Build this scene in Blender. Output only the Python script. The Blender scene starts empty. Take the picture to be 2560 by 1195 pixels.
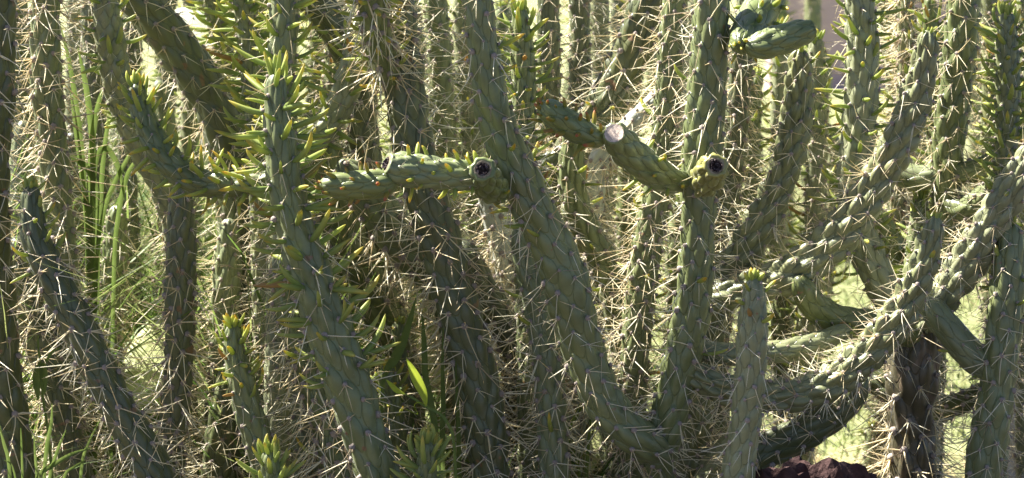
import bpy, math, random
import numpy as np
from mathutils import Vector, Matrix, noise as mnoise

rng = random.Random(7)
nrng = np.random.default_rng(7)
R = math.radians
scene = bpy.context.scene
col = scene.collection

# ------------------------------------------------------------------ camera
CAM = Vector((0.0, -3.2, 1.13)); PITCH = R(9.0); LENS = 76.7; FPX = LENS / 36.0 * 2560.0
cam_d = bpy.data.cameras.new('camera'); cam_d.lens = LENS; cam_d.sensor_width = 36.0
cam_d.clip_start = 0.05; cam_d.clip_end = 500.0
cam_d.dof.use_dof = True; cam_d.dof.focus_distance = 3.2; cam_d.dof.aperture_fstop = 7.1
cam = bpy.data.objects.new('camera', cam_d); col.objects.link(cam)
cam.location = CAM; cam.rotation_euler = (R(90) - PITCH, 0, 0)
scene.camera = cam

# ------------------------------------------------------------------ sky, sun, exposure
SUN = Vector((-0.76, 0.36, 0.98)).normalized()
world = bpy.data.worlds.new('World'); scene.world = world; world.use_nodes = True
wn = world.node_tree.nodes; wl = world.node_tree.links
sky = wn.new('ShaderNodeTexSky'); sky.sky_type = 'NISHITA'; sky.sun_disc = False
sky.sun_elevation = math.asin(SUN.z); sky.sun_rotation = math.atan2(SUN.x, SUN.y)
sky.air_density = 0.5; sky.dust_density = 0.9; sky.ozone_density = 0.3
bg = wn['Background']; bg.inputs['Strength'].default_value = 0.05
wl.new(sky.outputs['Color'], bg.inputs['Color'])
sun_d = bpy.data.lights.new('sun', 'SUN'); sun_d.energy = 5.0; sun_d.angle = R(0.53); sun_d.color = (1.0, 0.955, 0.875)
sun = bpy.data.objects.new('sun', sun_d); col.objects.link(sun)
sun.rotation_euler = SUN.to_track_quat('Z', 'Y').to_euler(); sun.location = (-3, 3, 5)
scene.view_settings.view_transform = 'Standard'; scene.view_settings.look = 'None'
scene.view_settings.gamma = 1.0; scene.view_settings.exposure = 2.1
scene.view_settings.use_curve_mapping = False
scene.render.engine = 'CYCLES'; scene.cycles.max_bounces = 8; scene.cycles.use_denoising = True

def at(px, py, Y):
    u = (px - 1280.0) / FPX; v = -(py - 597.5) / FPX
    t = (Y - CAM.y) / (math.cos(PITCH) + v * math.sin(PITCH))
    return Vector((CAM.x + u * t, Y, CAM.z + t * (-math.sin(PITCH) + v * math.cos(PITCH)))), t

# ------------------------------------------------------------------ materials
class NT:
    def __init__(s, name):
        s.m = bpy.data.materials.new(name); s.m.use_nodes = True
        s.n = s.m.node_tree.nodes; s.l = s.m.node_tree.links
        s.b = s.n['Principled BSDF']; s.out = s.n['Material Output']
    def new(s, t, **kw):
        n = s.n.new('ShaderNode' + t)
        for k, v in kw.items(): setattr(n, k, v)
        return n
    def link(s, a, b): s.l.new(a, b)
    def noise(s, scale, detail=4, rough=0.55, vec=None):
        n = s.new('TexNoise'); n.inputs['Scale'].default_value = scale
        n.inputs['Detail'].default_value = detail; n.inputs['Roughness'].default_value = rough
        if vec is not None: s.link(vec, n.inputs['Vector'])
        return n.outputs['Fac']
    def ramp(s, fac, stops, interp='LINEAR'):
        n = s.new('ValToRGB'); cr = n.color_ramp; cr.interpolation = interp
        while len(cr.elements) < len(stops): cr.elements.new(0.5)
        for e, (p, c) in zip(cr.elements, stops): e.position = p; e.color = (*c, 1)
        s.link(fac, n.inputs['Fac']); return n.outputs['Color']
    def mix(s, fac, a, b, mode='MIX'):
        n = s.new('Mix', data_type='RGBA', blend_type=mode)
        for v, sock in ((fac, n.inputs[0]), (a, n.inputs[6]), (b, n.inputs[7])):
            if isinstance(v, (int, float)): sock.default_value = v
            elif isinstance(v, tuple): sock.default_value = (*v, 1)
            else: s.link(v, sock)
        return n.outputs[2]
    def coord(s): return s.new('TexCoord').outputs['Object']
    def rand(s): return s.new('ObjectInfo').outputs['Random']
    def bump(s, h, strength=0.3, dist=0.001):
        n = s.new('Bump'); n.inputs['Strength'].default_value = strength; n.inputs['Distance'].default_value = dist
        s.link(h, n.inputs['Height']); s.link(n.outputs['Normal'], s.b.inputs['Normal']); return n
    def translucent(s, colr, amount):
        t = s.new('BsdfTranslucent'); mx = s.new('MixShader'); mx.inputs['Fac'].default_value = amount
        if isinstance(colr, tuple): t.inputs['Color'].default_value = (*colr, 1)
        else: s.link(colr, t.inputs['Color'])
        s.link(s.b.outputs['BSDF'], mx.inputs[1]); s.link(t.outputs['BSDF'], mx.inputs[2])
        s.link(mx.outputs['Shader'], s.out.inputs['Surface'])

def skin_material(name, c1, c2, spot=0.70, scar=(0.20, 0.115, 0.05)):
    t = NT(name); co = t.coord()
    n1 = t.noise(9, 5, 0.6, co); base = t.ramp(n1, [(0.3, c1), (0.7, c2)])
    rnd = t.rand()
    hsv = t.new('HueSaturation'); t.link(base, hsv.inputs['Color'])
    mp = t.new('MapRange'); t.link(rnd, mp.inputs['Value']); mp.inputs['To Min'].default_value = 0.80; mp.inputs['To Max'].default_value = 1.16
    t.link(mp.outputs['Result'], hsv.inputs['Value'])
    mp2 = t.new('MapRange'); t.link(rnd, mp2.inputs['Value']); mp2.inputs['To Min'].default_value = 1.1; mp2.inputs['To Max'].default_value = 0.8
    t.link(mp2.outputs['Result'], hsv.inputs['Saturation'])
    # waxy pale bloom in streaks, rubbed off in places
    n2 = t.noise(34, 6, 0.7, co)
    bl = t.ramp(n2, [(0.45, (0, 0, 0)), (0.75, (1, 1, 1))])
    mb = t.new('Math', operation='MULTIPLY'); t.link(bl, mb.inputs[0]); mb.inputs[1].default_value = 0.45
    c = t.mix(mb.outputs[0], hsv.outputs['Color'], tuple(min(1, x * 1.35 + 0.03) for x in c2))
    # yellowed and corky patches
    n5 = t.noise(6.5, 4, 0.6, co); yp = t.ramp(n5, [(0.56, (0, 0, 0)), (0.72, (1, 1, 1))])
    my = t.new('Math', operation='MULTIPLY'); t.link(yp, my.inputs[0]); my.inputs[1].default_value = 0.5
    c = t.mix(my.outputs[0], c, (c2[0] * 1.05, c2[1] * 0.92, c2[2] * 0.5))
    # small corky rust scars
    n3 = t.noise(42, 3, 0.5, co)
    sc = t.ramp(n3, [(spot, (0, 0, 0)), (spot + 0.03, (1, 1, 1))])
    c = t.mix(sc, c, scar)
    n6 = t.noise(13, 5, 0.65, co); sc2 = t.ramp(n6, [(0.69, (0, 0, 0)), (0.73, (1, 1, 1))])
    m6 = t.new('Math', operation='MULTIPLY'); t.link(sc2, m6.inputs[0]); m6.inputs[1].default_value = 0.6; c = t.mix(m6.outputs[0], c, (0.17, 0.125, 0.075))
    # pale dust specks
    v = t.new('TexVoronoi'); v.inputs['Scale'].default_value = 190; t.link(co, v.inputs['Vector'])
    sp = t.ramp(v.outputs['Distance'], [(0.05, (1, 1, 1)), (0.11, (0, 0, 0))])
    n4 = t.noise(20, 2, 0.5, co); sp2 = t.mix(1.0, sp, t.ramp(n4, [(0.5, (0, 0, 0)), (0.65, (1, 1, 1))]), 'MULTIPLY')
    c = t.mix(sp2, c, (0.42, 0.44, 0.34))
    t.link(c, t.b.inputs['Base Color'])
    t.b.inputs['Roughness'].default_value = 0.43; t.b.inputs['Specular IOR Level'].default_value = 0.75
    t.b.inputs['Sheen Weight'].default_value = 0.12; t.b.inputs['Sheen Roughness'].default_value = 0.35
    uv = t.new('UVMap', uv_map='tubercle'); sp_ = t.new('SeparateXYZ'); t.link(uv.outputs['UV'], sp_.inputs[0]); pw = []
    def mth(op, a_, b_=None):
        n_ = t.new('Math', operation=op)
        for k_, v_ in enumerate((a_, b_)):
            if v_ is None: continue
            if isinstance(v_, (int, float)): n_.inputs[k_].default_value = v_
            else: t.link(v_, n_.inputs[k_])
        return n_.outputs[0]
    for ax in ('X', 'Y'):
        fr = mth('FRACT', mth('ADD', sp_.outputs[ax], 0.5)); pw.append(mth('POWER', mth('ABSOLUTE', mth('SUBTRACT', fr, 0.5)), 3.2))
    edge = mth('SUBTRACT', 0.5, mth('POWER', mth('ADD', pw[0], pw[1]), 1 / 3.2))
    mre = t.new('MapRange', interpolation_type='SMOOTHSTEP'); t.link(edge, mre.inputs['Value']); mre.inputs['From Min'].default_value = 0.0; mre.inputs['From Max'].default_value = 0.055
    fine = t.noise(420, 3, 0.6, co); b1_ = t.bump(fine, 0.22, 0.0006)
    b2_ = t.new('Bump'); b2_.inputs['Strength'].default_value = 1.0; b2_.inputs['Distance'].default_value = 0.0011; t.link(mre.outputs['Result'], b2_.inputs['Height'])
    t.link(b2_.outputs['Normal'], b1_.inputs['Normal'])
    return t.m

M = {}
M['skin'] = skin_material('cactus_skin', (0.106, 0.130, 0.040), (0.170, 0.200, 0.072))
M['skin_blue'] = skin_material('cactus_skin_glaucous', (0.150, 0.168, 0.070), (0.240, 0.258, 0.126), 0.74)
M['skin_olive'] = skin_material('cactus_skin_old_shaded', (0.060, 0.073, 0.021), (0.100, 0.118, 0.038), 0.66)  # old stems, and shade put into the base colour of stems standing in shadow
M['skin_cut'] = skin_material('cactus_skin_plump', (0.130, 0.165, 0.046), (0.185, 0.222, 0.072), 0.74)
M['skin_bud'] = skin_material('cactus_skin_yellowed', (0.185, 0.200, 0.055), (0.270, 0.265, 0.080), 0.74)
M['skin_trunk'] = skin_material('cactus_skin_corky', (0.040, 0.036, 0.016), (0.085, 0.074, 0.038), 0.56, (0.125, 0.095, 0.060))
M['skin_pale'] = skin_material('cactus_skin_sunlit_pale', (0.36, 0.40, 0.32), (0.46, 0.48, 0.40), 0.74)  # glaucous skin whitened further: sun glare put into the base colour

def simple(name, stops, scale, rough=0.8, bumpd=0.002, bumps=0.5, trans=0.0):
    t = NT(name); co = t.coord(); n = t.noise(scale, 6, 0.6, co)
    c = t.ramp(n, stops); t.link(c, t.b.inputs['Base Color']); t.b.inputs['Roughness'].default_value = rough
    t.b.inputs['Specular IOR Level'].default_value = 0.25
    if bumps: t.bump(t.noise(scale * 3, 5, 0.6, co), bumps, bumpd)
    if trans: t.translucent(c, trans)
    return t.m

def leaf_material(name, base, mid, tip):
    t = NT(name); a = t.new('Attribute', attribute_name='along'); rnd = t.rand()
    ad = t.new('Math', operation='MULTIPLY_ADD'); t.link(rnd, ad.inputs[0]); ad.inputs[1].default_value = 0.34; ad.inputs[2].default_value = -0.20
    s = t.new('Math', operation='ADD'); t.link(a.outputs['Fac'], s.inputs[0]); t.link(ad.outputs[0], s.inputs[1])
    c = t.ramp(s.outputs[0], [(0.12, base), (0.72, mid), (0.93, tip), (1.0, tuple(x * .85 for x in tip))])
    dry = t.ramp(rnd, [(0.965, (0, 0, 0)), (0.98, (1, 1, 1))]); c = t.mix(dry, c, (0.42, 0.27, 0.09))
    t.link(c, t.b.inputs['Base Color']); t.b.inputs['Roughness'].default_value = 0.42; t.b.inputs['Specular IOR Level'].default_value = 0.4
    t.bump(t.noise(300, 3, 0.5, t.coord()), 0.2, 0.0005)
    t.translucent(c, 0.42)
    return t.m
M['leaf_green'] = leaf_material('leaf_green', (0.29, 0.38, 0.11), (0.46, 0.51, 0.14), (0.62, 0.54, 0.12))
M['leaf_yellow'] = leaf_material('leaf_yellow', (0.32, 0.40, 0.10), (0.52, 0.55, 0.12), (0.74, 0.54, 0.09))
M['leaf_pink'] = leaf_material('leaf_pink', (0.27, 0.30, 0.06), (0.45, 0.33, 0.07), (0.55, 0.19, 0.09))

t = NT('spine'); rnd = t.rand(); a = t.new('Attribute', attribute_name='along')
c = t.ramp(rnd, [(0.0, (0.50, 0.40, 0.27)), (0.18, (0.82, 0.70, 0.44)), (0.5, (0.90, 0.82, 0.58)), (1.0, (0.93, 0.89, 0.72))])
c = t.mix(t.ramp(a.outputs['Fac'], [(0.8, (0, 0, 0)), (1.0, (1, 1, 1))]), c, (0.55, 0.38, 0.16))
t.link(c, t.b.inputs['Base Color']); t.b.inputs['Roughness'].default_value = 0.4; t.translucent(c, 0.3); M['spine'] = t.m
M['areole'] = simple('areole_wool', [(0.3, (0.22, 0.17, 0.15)), (0.7, (0.48, 0.41, 0.36))], 900, 0.95, 0.001, 0.6)
M['cork'] = simple('cork_cut', [(0.3, (0.40, 0.31, 0.25)), (0.5, (0.55, 0.45, 0.38)), (0.7, (0.64, 0.54, 0.46))], 90, 0.9, 0.0015, 0.6)
M['rim'] = simple('pale_rim', [(0.3, (0.12, 0.10, 0.06)), (0.7, (0.40, 0.34, 0.24))], 120, 0.85, 0.001, 0.5)
M['core'] = simple('dried_core', [(0.35, (0.022, 0.015, 0.018)), (0.52, (0.06, 0.042, 0.045)), (0.66, (0.30, 0.25, 0.25))], 260, 0.95, 0.002, 0.8)
M['bark'] = simple('bark_brown', [(0.3, (0.09, 0.065, 0.04)), (0.7, (0.21, 0.15, 0.10))], 60, 0.95, 0.002, 0.8)
M['rock'] = simple('lava_rock', [(0.3, (0.028, 0.014, 0.013)), (0.55, (0.070, 0.038, 0.035)), (0.8, (0.16, 0.10, 0.09))], 45, 0.95, 0.004, 1.0)
M['rock2'] = simple('pale_stone', [(0.3, (0.40, 0.37, 0.32)), (0.7, (0.62, 0.59, 0.53))], 20, 0.9, 0.004, 0.6)
M['wall'] = simple('mauve_plaster', [(0.3, (0.42, 0.30, 0.37)), (0.7, (0.50, 0.37, 0.44))], 3, 0.9, 0.003, 0.3)
M['pad'] = simple('pad_skin', [(0.3, (0.38, 0.42, 0.17)), (0.7, (0.46, 0.49, 0.22))], 14, 0.55, 0.001, 0.2, 0.12)
M['pad_white'] = simple('pad_skin_sunlit_white', [(0.3, (0.40, 0.44, 0.36)), (0.7, (0.52, 0.54, 0.46))], 14, 0.5, 0.001, 0.2, 0.05)  # glaucous pad with its sunlit whiteness painted into the colour

def blade_material(name, cols, tr):
    t = NT(name); a = t.new('Attribute', attribute_name='tint')
    c = t.ramp(a.outputs['Fac'], [(i / (len(cols) - 1), k) for i, k in enumerate(cols)])
    t.link(c, t.b.inputs['Base Color']); t.b.inputs['Roughness'].default_value = 0.5; t.b.inputs['Specular IOR Level'].default_value = 0.3
    t.translucent(c, tr); return t.m
M['grass'] = blade_material('grass_blades', [(0.08, 0.15, 0.030), (0.14, 0.22, 0.045), (0.21, 0.29, 0.07), (0.32, 0.33, 0.14)], 0.45)
M['lawn'] = blade_material('lawn_blades', [(0.19, 0.25, 0.08), (0.26, 0.30, 0.12), (0.34, 0.34, 0.17)], 0.4)
M['straw'] = blade_material('straw_bits', [(0.42, 0.33, 0.17), (0.55, 0.45, 0.26), (0.34, 0.24, 0.12)], 0.15)
M['weed'] = simple('weed_leaf', [(0.3, (0.12, 0.18, 0.04)), (0.7, (0.19, 0.25, 0.07))], 40, 0.45, 0.001, 0.2, 0.5)
M['lime'] = simple('lime_leaf', [(0.3, (0.36, 0.46, 0.05)), (0.7, (0.45, 0.54, 0.06))], 60, 0.4, 0.0006, 0.2, 0.6)

# ground
t = NT('ground_soil'); co = t.coord(); n1 = t.noise(0.9, 6, 0.6, co); n2 = t.noise(30, 6, 0.65, co)
soil = t.ramp(n2, [(0.3, (0.025, 0.017, 0.013)), (0.5, (0.060, 0.043, 0.032)), (0.7, (0.13, 0.10, 0.075))])
lawn = t.ramp(n2, [(0.3, (0.18, 0.21, 0.08)), (0.7, (0.28, 0.29, 0.13))])
sx = t.new('SeparateXYZ'); t.link(co, sx.inputs[0])
ma = t.new('Math', operation='MULTIPLY_ADD'); t.link(n1, ma.inputs[0]); ma.inputs[1].default_value = 0.8; t.link(sx.outputs['Y'], ma.inputs[2])
mk = t.ramp(ma.outputs[0], [(0.9, (0, 0, 0)), (1.0, (1, 1, 1))])
mr = t.new('MapRange'); t.link(ma.outputs[0], mr.inputs['Value']); mr.inputs['From Min'].default_value = 1.1; mr.inputs['From Max'].default_value = 1.5
t.link(t.mix(mr.outputs['Result'], soil, lawn), t.b.inputs['Base Color']); t.b.inputs['Roughness'].default_value = 0.95
t.bump(t.noise(60, 6, 0.7, co), 0.8, 0.01); M['ground'] = t.m

# ------------------------------------------------------------------ helpers
def mesh_np(name, verts, faces, mats, smooth=True, attr=None, midx=None):
    me = bpy.data.meshes.new(name)
    v = np.asarray(verts, np.float32); me.vertices.add(len(v)); me.vertices.foreach_set('co', v.ravel())
    quads = [np.asarray(f, np.int32) for f in (faces if isinstance(faces, list) else [faces]) if len(f)]
    loops = np.concatenate([q.ravel() for q in quads]); tot = np.concatenate([np.full(len(q), q.shape[1], np.int32) for q in quads])
    start = np.concatenate([[0], np.cumsum(tot)[:-1]]).astype(np.int32)
    me.loops.add(len(loops)); me.loops.foreach_set('vertex_index', loops.astype(np.int32))
    me.polygons.add(len(tot)); me.polygons.foreach_set('loop_start', start)
    try: me.polygons.foreach_set('loop_total', tot)
    except Exception: pass
    me.polygons.foreach_set('use_smooth', np.full(len(tot), smooth))
    for m in mats: me.materials.append(m)
    if midx is not None: me.polygons.foreach_set('material_index', np.asarray(midx, np.int32))
    if attr:
        for k, a in attr.items():
            at_ = me.attributes.new(k, 'FLOAT', 'POINT'); at_.data.foreach_set('value', np.asarray(a, np.float32))
    me.update(calc_edges=True); me.validate(); return me

def obj(name, me, parent=None, mat=None):
    o = bpy.data.objects.new(name, me); col.objects.link(o)
    if parent is not None: o.parent = parent
    if mat is not None: o.matrix_basis = mat
    return o
def tag(o, label=None, cat=None, group=None, kind=None):
    if label: o['label'] = label
    if cat: o['category'] = cat
    if group: o['group'] = group
    if kind: o['kind'] = kind
    return o

def ring_quads(nr, na, off=0):
    i = np.arange(nr - 1)[:, None] * na; j = np.arange(na)[None, :]; j2 = (j + 1) % na
    return (np.stack([i + j, i + j2, i + na + j2, i + na + j], -1).reshape(-1, 4) + off)

def tube(pts, rads, na=6):
    pts = np.asarray(pts, float); rads = np.asarray(rads, float); n = len(pts)
    T = np.gradient(pts, axis=0); T /= np.linalg.norm(T, axis=1)[:, None] + 1e-12
    a = np.array([0, 0, 1.0]) if abs(T[0, 2]) < 0.9 else np.array([1.0, 0, 0])
    N = np.cross(T[0], a); N /= np.linalg.norm(N); out = []
    th = np.linspace(0, 2 * np.pi, na, endpoint=False)
    for k in range(n):
        N = N - T[k] * N.dot(T[k]); N /= np.linalg.norm(N); B = np.cross(T[k], N)
        out.append(pts[k] + rads[k] * (np.cos(th)[:, None] * N + np.sin(th)[:, None] * B))
    v = np.concatenate(out); return v, ring_quads(n, na)

# ------------------------------------------------------------------ leaf and spine meshes
def leaf_mesh(curve, fat, mat, name='leaf'):
    na, nr = 7, 8; u = np.array([0, .12, .28, .46, .64, .80, .92, 1.0])
    prof = np.array([0.70, 1.0, 1.04, 1.0, 0.90, 0.72, 0.44, 0.05]) * 0.5 * fat
    ang = curve * u; du = np.diff(u)
    z = np.concatenate([[0], np.cumsum((np.cos(ang[1:]) + np.cos(ang[:-1])) / 2 * du)]); y = np.concatenate([[0], np.cumsum((np.sin(ang[1:]) + np.sin(ang[:-1])) / 2 * du)])
    th = np.linspace(0, 2 * np.pi, na, endpoint=False); V = []
    for k in range(nr):
        cy = np.cos(ang[k]); sy = np.sin(ang[k])
        p = np.zeros((na, 3)); p[:, 0] = np.cos(th) * prof[k] * 1.05
        p[:, 1] = y[k] + np.sin(th) * prof[k] * 0.9 * cy; p[:, 2] = z[k] - np.sin(th) * prof[k] * 0.9 * sy
        V.append(p)
    return mesh_np(name, np.concatenate(V), ring_quads(nr, na), [M[mat]], True, {'along': np.repeat(u, na)})
FATS = (.145, .18, .23, .30, .40)
LEAF = {k: [[leaf_mesh(c, f, k) for c in (0.15, 0.4, 0.7, 1.0, -0.2)] for f in FATS] for k in ('leaf_green', 'leaf_yellow', 'leaf_pink')}

def low_leaf(curve, fat):
    u = np.array([0, .3, .7, 1.0]); prof = np.array([.8, 1, .85, .05]) * .5 * fat; z = u * math.cos(curve / 2); y = u ** 2 * math.sin(curve / 2) * .7
    th = np.linspace(0, 2 * np.pi, 4, endpoint=False)
    v = np.concatenate([np.stack([np.cos(th) * prof[k], y[k] + np.sin(th) * prof[k], np.full(4, z[k])], 1) for k in range(4)])
    return v, ring_quads(4, 4), np.repeat(u, 4)
LEAF_A = {k: [[low_leaf(c, f) for c in (0.15, 0.5, 0.9)] for f in FATS] for k in ('leaf_green', 'leaf_yellow', 'leaf_pink')}
def cluster_arrays(n, r, seed, spread=1.0, ns=4):
    """areole cushion with n straight spines; unit spine length = 1 ; returns verts, quads, along, midx"""
    g = np.random.default_rng(seed); V = []; F = []; A = []; MI = []; off = 0
    na = 6; th = np.linspace(0, 2 * np.pi, na, endpoint=False)
    rr = np.array([1.0, 1.05, 0.7, 0.05]) * 0.080; zz = np.array([-0.05, 0.015, 0.05, 0.07])
    v = np.concatenate([np.stack([np.cos(th) * a, np.sin(th) * a * 1.1, np.full(na, z)], 1) * (1 + g.normal(0, .08, (na, 1))) for a, z in zip(rr, zz)])
    q = ring_quads(4, na); V.append(v); F.append(q); A.append(np.zeros(len(v))); MI += [1] * len(q); off = len(v)
    base_ang = g.uniform(0, 2 * np.pi)
    for i in range(n):
        an = base_ang + 2 * np.pi * i / n + g.normal(0, 0.35); tilt = abs(g.normal(0.75, 0.28)) * spread
        d = np.array([math.cos(an) * math.sin(tilt), math.sin(an) * math.sin(tilt) * 0.85 - 0.42, math.cos(tilt)]); d /= np.linalg.norm(d)
        L = g.uniform(0.3, 1.15) if i else 1.2
        bend = g.normal(0, 0.06, 3); k = np.array([0, 0.35, 0.75, 1.0])
        pts = d[None] * (k * L)[:, None] + bend[None] * (k ** 2)[:, None]
        v, q = tube(pts, np.array([1, 0.92, 0.55, 0.08]) * r, ns)
        V.append(v); F.append(q + off); A.append(np.repeat(k, ns)); MI += [0] * len(q); off += len(v)
    return np.concatenate(V), np.concatenate(F), np.concatenate(A), MI
CL = {}
for n in (1, 2, 3, 4, 5, 7):
    CL[n] = []
    for s in range(7):
        arr = cluster_arrays(n, 0.0148, n * 100 + s, 1.0 if n < 6 else 1.25)
        me = mesh_np('spine_cluster', arr[0], arr[1], [M['spine'], M['areole']], True, {'along': arr[2]}, arr[3])
        CL[n].append((me, cluster_arrays(n, 0.0148, n * 100 + s, 1.0 if n < 6 else 1.25, 3)))

# ------------------------------------------------------------------ cactus stems
def catmull(P, n):
    P = np.asarray(P, float); ext = np.vstack([2 * P[0] - P[1], P, 2 * P[-1] - P[-2]]); out = []
    for i in range(len(P) - 1):
        p0, p1, p2, p3 = ext[i:i + 4]; t_ = np.linspace(0, 1, n, endpoint=False)[:, None]
        out.append(0.5 * ((2 * p1) + (-p0 + p2) * t_ + (2 * p0 - 5 * p1 + 4 * p2 - p3) * t_ ** 2 + (-p0 + 3 * p1 - 3 * p2 + p3) * t_ ** 3))
    out.append(P[-1:]); return np.vstack(out)

def parse(s): return [tuple(float(a) for a in q.split(',')) for q in s.split(';') if q.strip()]

def world_path(spec, Y, top, base):
    pts = parse(spec); n = len(pts); W = []
    for i, p in enumerate(pts):
        f = i / max(1, n - 1); y = Y[0] + (Y[1] - Y[0]) * f if isinstance(Y, tuple) else Y
        if len(p) > 3: y = p[3]
        c, d = at(p[0], p[1], y); W.append([c.x, c.y, c.z, p[2] / 2 * d / FPX])
    if isinstance(top, float):   # goes on above the frame by this many metres
        d0 = np.array(W[0][:3]) - np.array(W[1][:3]); d0 /= np.linalg.norm(d0); a = np.array(W[0]); k = max(2, int(top / 0.12) + 1)
        d0 = np.where(d0[2] < 0.3, d0 + np.array([0, 0, .5]), d0); d0 /= np.linalg.norm(d0)
        for j in range(k):
            d0 = d0 * 0.7 + np.array([rng.uniform(-.12, .12), rng.uniform(-.1, .1), 0.35]); d0 /= np.linalg.norm(d0)
            a = a.copy(); a[:3] += d0 * top / k; a[3] *= 0.975; W.insert(0, list(a))
    if base == 'ground':
        d0 = np.array(W[-1][:3]) - np.array(W[-2][:3]); d0 /= np.linalg.norm(d0); a = np.array(W[-1])
        for j in range(40):
            d0 = d0 * 0.72 + np.array([0, 0, -0.36]); d0 /= np.linalg.norm(d0); a = a.copy(); a[:3] += d0 * 0.07; W.append(list(a))
            if a[2] < -0.03: break
    return np.array(W)

stats = {'cl': 0, 'leaf': 0, 'tri': 0}
def plant(name, label, cat='cactus', group=None):
    e = bpy.data.objects.new(name, None); col.objects.link(e); e.empty_display_size = 0.1
    tag(e, label, cat, group); e['_pending'] = 1; return e

def visible_px(p):
    v = Vector(p) - CAM; f = v.y * math.cos(PITCH) - v.z * math.sin(PITCH); u_ = v.y * math.sin(PITCH) + v.z * math.cos(PITCH)
    return 1280 + v.x / f * FPX, 597.5 - u_ / f * FPX

def stem(par, spec, Y=0.0, top='tip', base='ground', part='stem', skin='skin', leaf=None, spines=(3, 5), slen=(0.022, 0.052),
         sprob=1.0, detail=2, amp=0.13, seed=None, one_by_one=True, neck=1.0, label=None, smooth_zone=0.0, far_leaves=False):
    g = random.Random(seed if seed is not None else hash(spec) & 0xffff if False else sum(map(ord, spec)))
    W = world_path(spec, Y, top, base)
    D = catmull(W, 24); seg = np.linalg.norm(np.diff(D[:, :3], axis=0), axis=1); s = np.concatenate([[0], np.cumsum(seg)]); L = s[-1]
    na, ds = ((44, 0.0047) if detail == 2 else (26, 0.0085) if detail == 1 else (16, 0.018))
    Rm = float(np.median(D[:, 3])); r0 = D[0, 3]
    # ring stations, measured from the tip
    dome = r0 * 1.15
    def stations(a_):
        out = []; x = a_
        while x < L:
            out.append(x); c_ = [np.interp(x, s, D[:, i]) for i in range(3)]; qx, qy = visible_px(c_)
            x += ds if (-110 < qx < 2670 and -110 < qy < 1300) else ds * 3
        return np.array(out)
    if top in ('cut', 'hole'): st = np.concatenate([[0.0], stations(ds), [L]])
    else:
        k = np.linspace(0, 1, 9 if detail == 2 else 6); dm = dome * (1 - np.cos(k * np.pi / 2)); st = np.concatenate([dm[:-1], stations(dome), [L]])
    P = np.stack([np.interp(st, s, D[:, i]) for i in range(3)], 1); rad = np.interp(st, s, D[:, 3])
    fall = np.ones(len(st))
    if top not in ('cut', 'hole'):
        q = np.clip(1 - st / dome, 0, 1); fall = np.sqrt(np.maximum(1 - q ** 2, 0.0)); fall = np.maximum(fall, 0.03)
        fall *= 1 - 0.16 * np.clip(1 - st / 0.10, 0, 1) ** 1.5
    if base == 'round':
        q = np.clip(1 - (L - st) / (Rm * 0.95), 0, 1); fall = fall * np.maximum(np.sqrt(np.maximum(1 - (q * 0.93) ** 2, 0)), 0.2)
    if base == 'joint' and neck < 1.0:
        fall = fall * (neck + (1 - neck) * np.clip((L - st) / (Rm * 2.2), 0, 1) ** 0.5)
    # gentle swellings along the growth
    fall = fall * (1 + 0.035 * np.sin(st / 0.11 + g.uniform(0, 6)) + 0.02 * np.sin(st / 0.045 + g.uniform(0, 6)))
    for _k in range(int(L / 0.33)):      # where one year's growth ends and the next begins
        x_ = g.uniform(0.12, max(0.13, L)); fall = fall * (1 - g.uniform(.04, .10) * np.exp(-((st - x_) / 0.014) ** 2))
    rad = rad * fall
    T = np.gradient(P, axis=0); T /= np.linalg.norm(T, axis=1)[:, None] + 1e-12
    for _ in range(2): T[1:-1] = (T[:-2] + T[1:-1] + T[2:]) / 3
    T /= np.linalg.norm(T, axis=1)[:, None]
    N = np.zeros_like(P); n0 = np.cross(T[0], [0.3, 0.9, 0.2]); n0 /= np.linalg.norm(n0)
    for i in range(len(P)):
        n0 = n0 - T[i] * n0.dot(T[i]); n0 /= np.linalg.norm(n0); N[i] = n0
    B = np.cross(T, N)
    d = (0.098 if detail == 0 else 0.073 if skin == 'skin_blue' else 0.081) * 2 * Rm * g.uniform(0.92, 1.08); GA = math.pi * (3 - math.sqrt(5)) * g.choice((1, -1)); ph0 = g.uniform(0, 6.28)
    th = np.linspace(0, 2 * np.pi, na, endpoint=False)
    TH, ST = np.meshgrid(th, st)
    sg = 1.0 if GA > 0 else -1.0; t3 = sg * (5 * abs(GA) - 4 * math.pi); t5 = sg * (8 * abs(GA) - 6 * math.pi); det = t3 * 8 * d - t5 * 5 * d
    wph = g.uniform(0, 6)
    def lattice(thv, sv):
        q = thv - ph0 + 0.07 * np.sin(sv * 31 + wph) + 0.05 * np.sin(3 * thv + sv * 55 + wph); r_ = sv - 0.5 * d + 0.25 * d * np.sin(2 * thv + sv * 23)
        return (q * 8 * d - t5 * r_) / det, (t3 * r_ - q * 5 * d) / det
    jit = np.array([g.gauss(0, 1) for _ in range(400)])
    Lc = 13 * d; UA, UB = lattice(TH, ST); ka = np.round(UA); kb = np.round(UB); fa = UA - ka; fb = UB - kb
    kk = (5 * ka + 8 * kb).astype(int)
    ed = np.clip(0.5 - (np.abs(fa) ** 3.2 + np.abs(fb) ** 3.2) ** (1 / 3.2), 0, 0.5)
    crisp = 1 - np.exp(-ed / 0.06); domeh = np.clip(ed * 2, 0, 1) ** 0.85
    tt = -(fa + fb)      # + towards the tip
    h = (0.40 * crisp + 0.80 * domeh) * (0.76 + 0.62 * tt) * (1 + 0.14 * jit[kk % 400])
    if smooth_zone: h *= np.clip((L - ST) / smooth_zone, 0.15, 1)
    lump = 0.02 * np.sin(TH * 2 + ST * 21) + 0.015 * np.sin(TH * 3 - ST * 37)
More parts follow.
